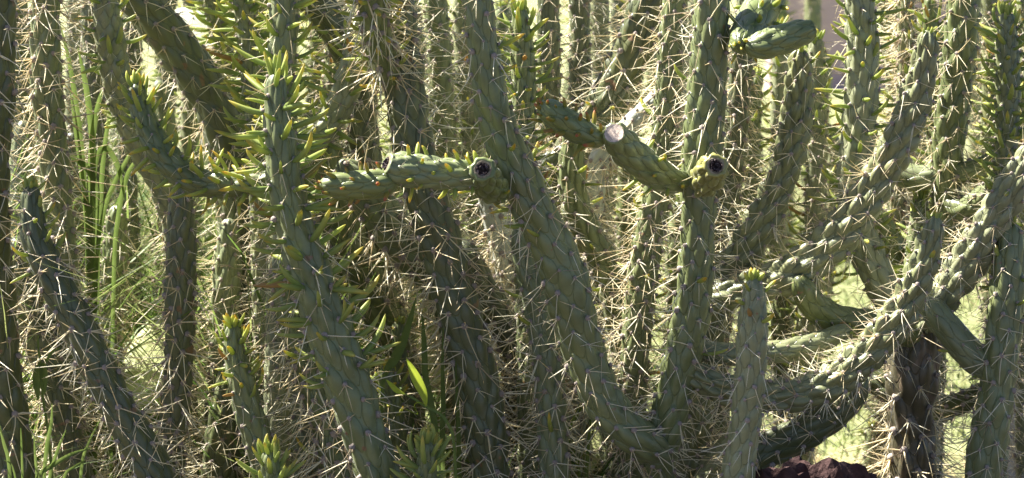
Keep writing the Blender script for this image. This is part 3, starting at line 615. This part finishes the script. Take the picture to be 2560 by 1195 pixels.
# lower left and bottom
p = plant('cactus', 'small stem with a yellow-tipped leaf crown, lower left of centre')
stem(p, '584,808,44; 583,850,58; 592,910,66; 607,970,70; 623,1030,74; 642,1090,76; 662,1150,78; 676,1195,78', -.04, 'tip', leaf=(0, .11, 1.1, .034, YL), slen=(.018, .036), spines=(1, 3))
p = plant('cactus', 'green leafy stem tip poking up at the bottom edge, left of centre')
stem(p, '672,1122,38; 674,1150,52; 677,1195,58; 680,1250,62', -.24, 'tip', leaf=(0, .14, 1.5, .042, G), slen=(.012, .022), spines=(1, 2))
p = plant('cactus', 'green leafy stem tip poking up at the bottom edge, below the lime vetch leaf')
stem(p, '1066,1098,38; 1067,1130,52; 1066,1195,58; 1062,1260,62', -.24, 'tip', leaf=(0, .14, 1.5, .042, G), slen=(.012, .022), spines=(1, 2))
p = plant('cactus', 'small stem with an orange-tipped leaf crown behind the lime vetch leaf')
stem(p, '970,908,42; 970,950,56; 976,1010,62; 984,1090,66; 990,1195,68', .10, 'tip', leaf=(0, .08, .8, .03, YL), slen=(.018, .036), spines=(1, 3))
p = plant('cactus', 'small shaded stem tip standing behind the grass blade near the centre')
stem(p, '997,800,36; 1000,840,46; 1008,900,54; 1018,980,58; 1030,1100,60', .26, 'tip', leaf=(0, .015, .8, .02, YL), slen=(.018, .036))
p = plant('cactus', 'shaded stem behind the leaning young stem, lower left')
stem(p, '42,590,70; 58,690,76; 82,800,80; 112,900,82; 142,1000,84; 170,1100,84; 190,1195,84', .12, 'tip', slen=(.03, .05), skin='skin_olive')
p = plant('cactus', 'lumpy low stem bending right among the grass, lower left')
stem(p, '238,985,44; 222,1015,56; 196,1045,60; 172,1090,60; 160,1160,60', .24, 'tip', slen=(.02, .04))
p = plant('cactus', 'shaded upright stem left of the long-leaved front stem, middle left')
stem(p, '572,545,50; 572,600,62; 568,680,68; 562,770,70; 556,880,72; 552,1000,74', .28, 'tip', slen=(.03, .05))
p = plant('cactus', 'dark stem following the left side of the long-leaved front stem down')
stem(p, '690,660,52; 712,760,62; 752,880,68; 793,1000,72; 822,1100,74; 842,1195,76', (.0, -.04), 'tip', slen=(.045, .065), spines=(4, 5), leaf=(.1, .4, .1, .045, YL))
p = plant('cactus', 'shaded stem at the bottom edge between two lower left stems')
stem(p, '600,880,76; 580,960,84; 564,1060,88; 552,1150,90; 546,1230,90', .20, 'tip', slen=(.03, .05), skin='skin_olive')
# centre back
p = plant('cactus', 'sunlit whitish stem glimpsed right of the stout dark stem, below the cut stub')
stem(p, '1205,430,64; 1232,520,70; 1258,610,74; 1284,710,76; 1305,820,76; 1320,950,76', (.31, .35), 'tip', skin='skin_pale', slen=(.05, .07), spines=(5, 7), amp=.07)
p = plant('cactus', 'bluish shaded stem leaning right behind the fork, centre')
stem(p, '1440,300,60; 1430,400,66; 1436,500,72; 1465,575,76; 1505,650,80; 1540,740,80; 1562,840,80; 1575,960,80', (.30, .34), 'tip', slen=(.025, .045), leaf=(.05, .35, .2, .036, YL))
p = plant('cactus', 'sunlit pale branch slanting right behind the tan cut end')
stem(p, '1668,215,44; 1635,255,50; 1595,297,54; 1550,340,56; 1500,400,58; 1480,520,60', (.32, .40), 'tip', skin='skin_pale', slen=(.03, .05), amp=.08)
p = plant('cactus', 'sunlit old stem at the bottom edge right of the stout dark stem')
stem(p, '1262,880,56; 1285,960,62; 1298,1050,66; 1305,1130,66; 1308,1200,66', .30, 'tip', skin='skin_olive', slen=(.04, .06), spines=(5, 7))
p = plant('cactus', 'dark shaded stem at the foot of the fork, behind its left arm')
stem(p, '1515,1040,60; 1530,1100,66; 1540,1160,70; 1545,1220,70', .22, 'tip', slen=(.03, .05), spines=(4, 6))

# ------------------------------------------------------------------ stems deep in the thicket
BL = 'spiny stem deep in the background thicket, mostly hidden behind the nearer stems'; BG = 'background stems deep in the thicket'
back = [  # xtop, ytop, xbottom(at y=1195), depth, width, leafy, skin
    (30, -60, 60, .70, 62, 0, 'skin'), (60, 300, 40, .6, 60, 0, 'skin'), (190, -90, 165, .95, 52, 0, 'skin_blue'), (395, 200, 440, .85, 54, 0, 'skin'), (470, -60, 500, .9, 54, 1, 'skin_blue'),
    (560, -80, 640, .75, 56, 1, 'skin'), (655, -60, 690, .6, 56, 1, 'skin'), (800, -90, 760, .8, 58, 1, 'skin'), (860, 350, 850, .7, 60, 0, 'skin_olive'),
    (1075, -80, 1150, .50, 64, 0, 'skin'), (1110, 60, 1170, .85, 54, 1, 'skin'), (1165, -60, 1210, .70, 56, 1, 'skin_blue'), (1375, -80, 1400, .50, 62, 0, 'skin_olive'), (1440, -90, 1470, .62, 58, 0, 'skin_olive'), (1500, -60, 1500, .80, 52, 0, 'skin_blue'),
    (1340, 420, 1360, .8, 56, 0, 'skin'), (1475, 430, 1500, .58, 60, 0, 'skin'), (1700, 500, 1660, .70, 56, 1, 'skin'), (1890, 180, 1870, .60, 54, 1, 'skin'), (1945, 60, 1960, .85, 50, 1, 'skin_blue'), (2040, 90, 2000, .55, 56, 1, 'skin_blue'),
    (1790, 700, 1800, .5, 60, 0, 'skin_olive'), (1960, 700, 1990, .62, 60, 0, 'skin'), (2080, 330, 2010, .9, 48, 1, 'skin_blue'), (2205, -60, 2300, .66, 54, 1, 'skin_blue'),
    (2470, -80, 2500, .75, 52, 1, 'skin_blue'), (2560, -40, 2570, .45, 60, 1, 'skin_blue'), (2575, 300, 2580, .8, 54, 0, 'skin_blue'), (720, 900, 730, .6, 60, 0, 'skin'),
    (840, -40, 800, .6, 58, 1, 'skin'), (1580, -90, 1570, .95, 50, 1, 'skin'), (232, -70, 250, .62, 54, 0, 'skin_olive'), (335, -60, 300, .80, 50, 0, 'skin_olive'), (180, 330, 190, .55, 52, 0, 'skin_olive'), (330, 430, 345, .58, 50, 0, 'skin_olive'), (1010, -80, 960, 1.0, 52, 1, 'skin_blue'), (640, 520, 640, .5, 58, 0, 'skin'), (20, 780, 100, .5, 62, 0, 'skin_olive'),
    (-60, -90, -50, .9, 58, 0, 'skin'),
]
far = [(x + rng.uniform(-28, 28), rng.uniform(-130, 60), x + rng.uniform(-40, 40), rng.uniform(1.3, 2.4), 46, rng.random() < .6, rng.choice(('skin', 'skin_blue', 'skin_olive'))) for x in range(90, 1960, 105)]
far += [(x + rng.uniform(-28, 28), rng.uniform(-130, 120), x + rng.uniform(-40, 40), rng.uniform(3.6, 4.8), 44, rng.random() < .6, rng.choice(('skin', 'skin_blue'))) for x in range(60, 2620, 72) if not 2190 < x < 2290]
for i_, q in enumerate(far):   # these end at the ground of their own depth
    back.append(q)
LAND = [(-40, 'the left edge'), (115, "the upright spiny stem"), (215, 'the broad-bladed grass'), (290, "the pale leafy stem"), (420, "the thick diagonal stem"), (505, 'the whitish pad'), (610, "the slim leafy stem"),
        (700, 'the long-leaved front stem'), (800, 'the hooked stem'), (940, "the leafy upright branch"), (1030, 'the stout dark stem'), (1200, "the fork's left arm"), (1305, 'the ladder-leaved stem'), (1420, 'the pink-leaved cut branch'),
        (1545, 'the tan cut end'), (1680, "the narrow stem"), (1765, "the fork's right stem"), (1850, 'the drooping cut branch'), (1995, 'the stem with sunlit flank'), (2150, "the tall leafy stem"), (2235, 'the mauve gap'), (2320, 'the long curved arm tip'),
        (2400, "the knotted upright stem"), (2515, "the spiky corner crown"), (2600, 'the right edge')]
seen_labels = set()
def back_label(xt, yt, dep, lf):
    lx, ln_ = min(LAND, key=lambda q: abs(q[0] - xt)); side = 'behind' if abs(lx - xt) < 22 else ('just left of' if xt < lx else 'just right of')
    look = ('leafy ' if lf else 'bare spiny '); rank = 'background stem' if dep < 1.2 else ('stem farther back' if dep < 3 else 'slim distant stem')
    lab = f'{look}{rank} {side} {ln_}' + (', its tip in view' if yt > 60 else '')
    if len(lab.replace('-', ' ').split()) > 15: lab = lab.replace(', its tip in view', '')
    if lab in seen_labels: lab = ('short ' if yt > 0 else 'tall ') + lab
    seen_labels.add(lab); return lab
for i, (xt, yt, xb, dep, w, lf, sk) in enumerate(back):
    p = plant('background_cactus', back_label(xt, yt, dep, lf), 'cactus', BG); mids = []
    c0, d0 = at(xt, 0, dep); yg = 597.5 + FPX * math.tan(math.atan2(CAM.z, dep - CAM.y) - PITCH); yb = min(1195, yg - 40)
    for f in (0, .12, .4, .7, 1.0):
        y = yt + (yb - yt) * f; x = xt + (xb - xt) * f + (rng.uniform(-14, 14) if 0 < f < 1 else 0); mids.append(f'{x:.0f},{y:.0f},{w * (1 if f else .85):.0f}')
    stem(p, '; '.join(mids), dep, 'tip' if yt > 0 else (rng.uniform(.04, .2) if xt < 1500 else rng.uniform(.03, .12)), skin=sk, leaf=(0, .6, .5, .036, G) if lf else None, slen=(.03, .055), spines=(2, 3) if lf else (3, 4), detail=1 if dep < .7 else 0, one_by_one=False, seed=i, far_leaves=dep > 1.2)

# ------------------------------------------------------------------ prickly pear pads
def pad(par, spec, Y, mat, tilt, width, height, thick=0.018, roll=0.0):
    c, dd = at(spec[0], spec[1], Y); na, nr = 36, 9; V = []
    for side in (0,):
        prof = [(0.02, 1.0), (0.3, .98), (.6, .9), (.82, .7), (.95, .42), (1.0, 0), (.95, -.42), (.82, -.7), (.6, -.9), (.3, -.98), (.02, -1)]
    th = np.linspace(0, 2 * np.pi, na, endpoint=False)
    for a_, z_ in prof:
        x = np.cos(th) * a_ * width / 2 * (1 + 0.16 * np.sin(th)); y = np.sin(th) * a_ * height / 2
        V.append(np.stack([x, np.full(na, -z_ * thick / 2) + 0.03 * width * np.sin(x * 20), y], 1))
    V = np.concatenate(V)
    m = Matrix.Rotation(tilt, 4, 'X') @ Matrix.Rotation(roll, 4, 'Y')
    V = V @ np.array(m.to_3x3()).T + np.array(c)
    if par.get('_pending'): par.location = (c.x, c.y, 0); del par['_pending']
    me = mesh_np('pad', V - np.array(par.location), ring_quads(len(prof), na), [M[mat]], True); o = obj('pad', me, par)
    n_ = np.array(m.to_3x3() @ Vector((0, -1, 0)));
    for i in range(11):
        q = np.array(m.to_3x3() @ Vector(((rng.uniform(-.33, .33)) * width, -thick * .47, rng.uniform(-.33, .33) * height))) + np.array(c)
        up = np.array(m.to_3x3() @ Vector((0, 0, 1))); xv = np.cross(up, n_); ln = rng.uniform(.012, .026)
        Mx = np.stack([xv, up, n_], 1) * ln; mt = Matrix(((*Mx[0], 0), (*Mx[1], 0), (*Mx[2], 0), (0, 0, 0, 1))); mt.translation = Vector(q - np.array(par.location))
        obj('spine_cluster', rng.choice(CL[3])[0], o, mt)
p = plant('prickly_pear', 'bright lime prickly pear pad in the gap beside the upright dark stem, lower left', 'prickly pear')
pad(p, (395, 905), .40, 'pad', R(-52), .115, .20, roll=.25)
pad(p, (500, 1010), .50, 'pad', R(-50), .12, .16, roll=-.4)
p = plant('prickly_pear', 'pale yellow prickly pear pads in the gap left of the stout dark stem', 'prickly pear')
pad(p, (1015, 690), .56, 'pad', R(-50), .12, .22, roll=.1)
pad(p, (1080, 850), .54, 'pad', R(-50), .11, .24, roll=-.1)
pad(p, (625, 960), .66, 'pad', R(-52), .09, .2, roll=-.2)
p = plant('prickly_pear', 'small lime prickly pear pad under the left arm of the fork', 'prickly pear')
pad(p, (1455, 1110), .52, 'pad', R(-52), .08, .2, roll=.25)
p = plant('prickly_pear', 'whitish sunlit prickly pear pad at the top left, behind the diagonal stem', 'prickly pear')
pad(p, (505, 90), .46, 'pad_white', R(-42), .075, .15, roll=-.75)

# ------------------------------------------------------------------ rocks
def rock(name, label, c, size, mat, seed, rough=.35, cat='rock', sub=5, group=None):
    import bmesh
    bm = bmesh.new(); bmesh.ops.create_icosphere(bm, subdivisions=sub, radius=1.0)
    for v in bm.verts:
        d = v.co.normalized(); f = 1 + rough * mnoise.fractal(d * 1.7 + Vector((seed, 0, 0)), 1.0, 2.0, 5) + .10 * mnoise.noise(d * 7 + Vector((0, seed, 0))) - .09 * max(0, mnoise.noise(d * 14)) + .05 * mnoise.noise(d * 26)
        v.co = Vector((d.x * f * size[0], d.y * f * size[1], d.z * f * size[2]))
    me = bpy.data.meshes.new(name); bm.to_mesh(me); bm.free(); me.materials.append(M[mat])
    o = obj(name, me); o.location = c; return tag(o, label, cat, group)
rc, _ = at(2035, 1195, -.24)
rock('lava_rock', 'dark reddish lava rock at the bottom edge, lower right', (rc.x + .0, rc.y, rc.z / 2 - .03), (.135, .10, rc.z / 2 + .060), 'rock', 9.4, .16)
for i, (x, y, Y_, s, m_) in enumerate(((520, 750, 1.15, .03, 'rock2'), (300, 1000, .75, .075, 'rock'), (610, 1180, .62, .03, 'rock2'), (470, 1170, .55, .03, 'rock2'), (60, 1030, .6, .035, 'rock'), (365, 985, .62, .07, 'rock'), (2540, 1050, .75, .03, 'rock2'))):
    c, _ = at(x, y, Y_)
    lab = ['white stone glimpsed on the ground left of the long-leaved front stem', 'dark rock in the grass left of the lime pad', 'small pale stone at the bottom edge below the yellow-tipped leaf crown', 'small pale stone at the bottom edge near the leaning young stem', 'dark pebble on the ground by the left edge', 'dark rock right below the lime pad at lower left', 'white stone at the right edge by the sturdy upright stem'][i]
    rock('stone', lab, (c.x, c.y, max(.0, c.z) if m_ == 'rock2' and i in (0, 6) else .03), (s * 1.3, s, s if i not in (0, 6) else max(s, c.z + .02)), m_, i * 2.7, .25, 'stone', 4)

# ------------------------------------------------------------------ grasses
def blades(n, area, h, w, lean, mat, name, seed, tint=(0, 1), bias=None, zbase=0.0):
    g = np.random.default_rng(seed); x = g.uniform(area[0], area[1], n); y = g.uniform(area[2], area[3], n)
    gap = (np.abs(x + .61) < .17) & (y < .55)
    hh = np.where(gap, .04, g.uniform(h[0], h[1], n)); ww = g.uniform(w[0], w[1], n); az = g.uniform(0, 2 * np.pi, n); ln = g.uniform(lean[0], lean[1], n) * hh; fa = g.uniform(0, 2 * np.pi, n); tn = g.uniform(tint[0], tint[1], n)
    k = np.array([0, .3, .6, .85, 1.0]); prof = np.array([.8, 1, .85, .5, .04]); V = np.zeros((n, 5, 2, 3))
    for i in range(5):
        cx = x + np.cos(az) * ln * k[i] ** 2; cy = y + np.sin(az) * ln * k[i] ** 2; cz = zbase + hh * (k[i] - .25 * (ln / hh) * k[i] ** 3)
        for s_, sg in ((0, -1), (1, 1)):
            V[:, i, s_, 0] = cx + sg * ww / 2 * prof[i] * np.cos(fa); V[:, i, s_, 1] = cy + sg * ww / 2 * prof[i] * np.sin(fa); V[:, i, s_, 2] = cz
    b = np.arange(n)[:, None] * 10; F = np.concatenate([b + np.array([[2 * i, 2 * i + 1, 2 * i + 3, 2 * i + 2]]) for i in range(4)])
    return obj(name, mesh_np(name, V.reshape(-1, 3), F, [M[mat]], True, {'tint': np.repeat(tn, 10)}))
tag(blades(3600, (-1.05, -.36, .16, 1.2), (.12, .85), (.002, .007), (.15, .9), 'grass', 'tall_grass', 1), 'tall backlit green grass growing between the stems on the left', 'grass', kind='stuff')
tag(blades(700, (-.85, -.44, -.02, .45), (.10, .40), (.002, .005), (.2, .9), 'grass', 'tall_grass', 5), 'bright low grass round the stem feet at the lower left', 'grass', kind='stuff')
tag(blades(900, (-.45, .35, .15, 1.0), (.10, .42), (.003, .008), (.1, .8), 'grass', 'tall_grass', 2), 'thin grass growing between the stem feet in the middle', 'grass', kind='stuff')
tag(blades(60000, (-2.2, 3.2, 1.05, 6.0), (.012, .04), (.003, .007), (.2, .9), 'lawn', 'lawn_grass', 3), 'short sunlit pale green lawn behind the cactus', 'grass', kind='stuff')
tag(blades(5000, (-.95, .95, .0, 1.1), (.01, .06), (.002, .004), (.8, 3.0), 'straw', 'fallen_spines', 4), 'dry straw and fallen spines littering the ground under the cactus', 'litter', kind='stuff')

def blade_path(name, par, pts, Y, mat, fold=.25):
    P4 = parse(pts); W = []
    for q in P4:
        c, d = at(q[0], q[1], q[3] if len(q) > 3 else Y); W.append([c.x, c.y, c.z, q[2] / 2 * d / FPX])
    D = catmull(W, 6); P = D[:, :3]; T = np.gradient(P, axis=0); T /= np.linalg.norm(T, axis=1)[:, None]
    side = np.cross(T, np.array([0.25, -1.0, 0.2])); side /= np.linalg.norm(side, axis=1)[:, None]; nn = np.cross(side, T)
    w = np.maximum(D[:, 3], .0004)[:, None]
    V = np.stack([P - side * w, P - side * w * .5 - nn * w * fold * .6, P - nn * w * fold, P + side * w * .5 - nn * w * fold * .6, P + side * w], 1); n = len(P)
    if par.get('_pending'): par.location = (P[-1][0], P[-1][1], 0); del par['_pending']
    b = np.arange(n - 1)[:, None] * 5; F = np.concatenate([b + np.array([[i, i + 1, i + 6, i + 5]]) for i in range(4)])
    return obj(name, mesh_np(name, V.reshape(-1, 3) - np.array(par.location), F, [M[mat]], True), par)

def grass_plant(label, blist, Y, mat='weed', name='broad_grass'):
    p = plant(name, label, 'grass')
    for s_ in blist: blade_path('blade', p, s_, Y, mat)
    return p
grass_plant('broad-bladed green grass right of the upright spiny stem, upper left', [
    '150,60,2; 172,150,10; 190,260,13; 204,380,14; 214,520,13; 221,700,12; 225,1300,10', '268,195,2; 246,260,12; 232,340,15; 225,450,14; 224,600,12; 225,1300,10',
    '312,500,2; 296,420,12; 268,372,15; 243,390,13; 232,480,11; 228,640,10; 226,1300,9', '150,372,2; 185,395,12; 222,425,16; 240,480,13; 240,600,10; 232,1300,8',
    '195,120,2; 212,200,13; 226,300,15; 232,400,14; 230,600,12; 224,1300,10', '350,330,2; 322,390,9; 285,460,12; 258,540,11; 240,700,10; 230,1300,8', '176,230,2; 190,330,11; 206,450,12; 220,600,12; 226,1300,9',
    '290,230,2; 272,300,9; 258,400,12; 250,540,12; 244,700,10; 236,1300,8', '170,560,2; 190,500,8; 214,510,11; 230,600,10; 234,1300,8', '380,430,2; 350,400,9; 318,440,12; 296,540,12; 284,700,10; 276,1300,8'], .24)
grass_plant('long arching grass blades at the bottom left corner', [
    '-5,1050,2; 10,1110,8; 22,1160,9; 30,1300,8', '52,1070,2; 54,1120,5; 56,1195,6; 56,1300,6', '230,1120,2; 180,1135,9; 130,1165,12; 95,1195,10; 80,1300,8', '215,1150,2; 185,1168,7; 160,1195,8; 150,1300,7',
    '10,1150,2; 30,1165,4; 44,1230,5; 46,1300,5', '130,1010,2; 128,1060,8; 118,1110,10; 110,1195,9; 108,1300,8', '165,1075,2; 150,1110,7; 136,1150,9; 124,1195,8; 118,1300,7', '85,1090,2; 88,1140,6; 92,1195,7; 92,1300,6', '250,1050,2; 225,1100,6; 205,1160,8; 196,1300,7'], -.12)
grass_plant('drooping pea leaf hanging on a thin stalk by the shaded stem, lower left', [
    '96,1000,3; 92,960,20; 98,925,26; 106,908,10', '112,985,3; 112,950,14; 110,915,12; 106,908,6', '95,838,3; 96,870,5; 100,905,6; 108,1000,6; 120,1080,7; 140,1300,8', '150,870,3; 130,880,8; 115,905,6'], -.02, name='vetch')
grass_plant('tall narrow grass blades standing between the vetch leaf and the stout dark stem', [
    '1056,790,3; 1060,860,14; 1064,940,16; 1075,1000,18; 1088,1080,16; 1095,1300,12', '1108,820,3; 1106,900,8; 1108,1000,12; 1106,1100,14; 1104,1300,12', '1040,745,3; 1025,800,14; 1005,860,22; 985,900,24; 965,930,14; 955,1000,8; 950,1300,8', '1140,900,3; 1142,980,8; 1146,1080,12; 1150,1300,12'], .02)
grass_plant('bright grass blades rising behind the small leaf crown, lower middle left', [
    '690,930,3; 705,990,12; 720,1060,14; 728,1300,12', '770,1030,3; 755,1080,12; 745,1300,12', '745,1010,3; 762,1050,16; 775,1120,18; 780,1300,14', '670,830,3; 665,900,8; 672,1000,10; 676,1300,10'], .30)
grass_plant('thin grass stalk with a dark twig beside the left arm of the fork', ['1478,1040,3; 1472,1100,8; 1466,1195,10; 1464,1300,10', '1445,1150,3; 1450,1195,6; 1455,1300,6'], .06)
p = plant('vetch', 'vetch sprig with one bright lime leaf, a tendril and a slim stalk, lower centre', 'vetch')
blade_path('leaf', p, '1016,896,2; 1026,915,14; 1040,945,25; 1055,975,23; 1063,1000,13; 1065,1016,4', -.27, 'lime')
blade_path('leaf', p, '966,950,2; 978,962,11; 992,976,13; 1012,986,4', -.27, 'lime')
blade_path('stalk', p, '1012,984,4; 1040,1000,6; 1064,1016,7; 1100,1034,8; 1120,1060,8; 1135,1110,8; 1142,1300,8', -.27, 'weed')
g_ = np.linspace(0, 1, 40); tp = []
for q in g_:
    c, _ = at(1062 - 38 * q + 9 * math.sin(q * 11), 1018 + 24 * q + 10 * math.cos(q * 9) - 10, -.27 + .01 * math.sin(q * 14)); tp.append(c)
v, f = tube(np.array(tp), np.full(40, .0005), 5); obj('tendril', mesh_np('tendril', v - np.array(p.location), f, [M['lime']]), p)

print('STATS', stats, len(bpy.data.objects))
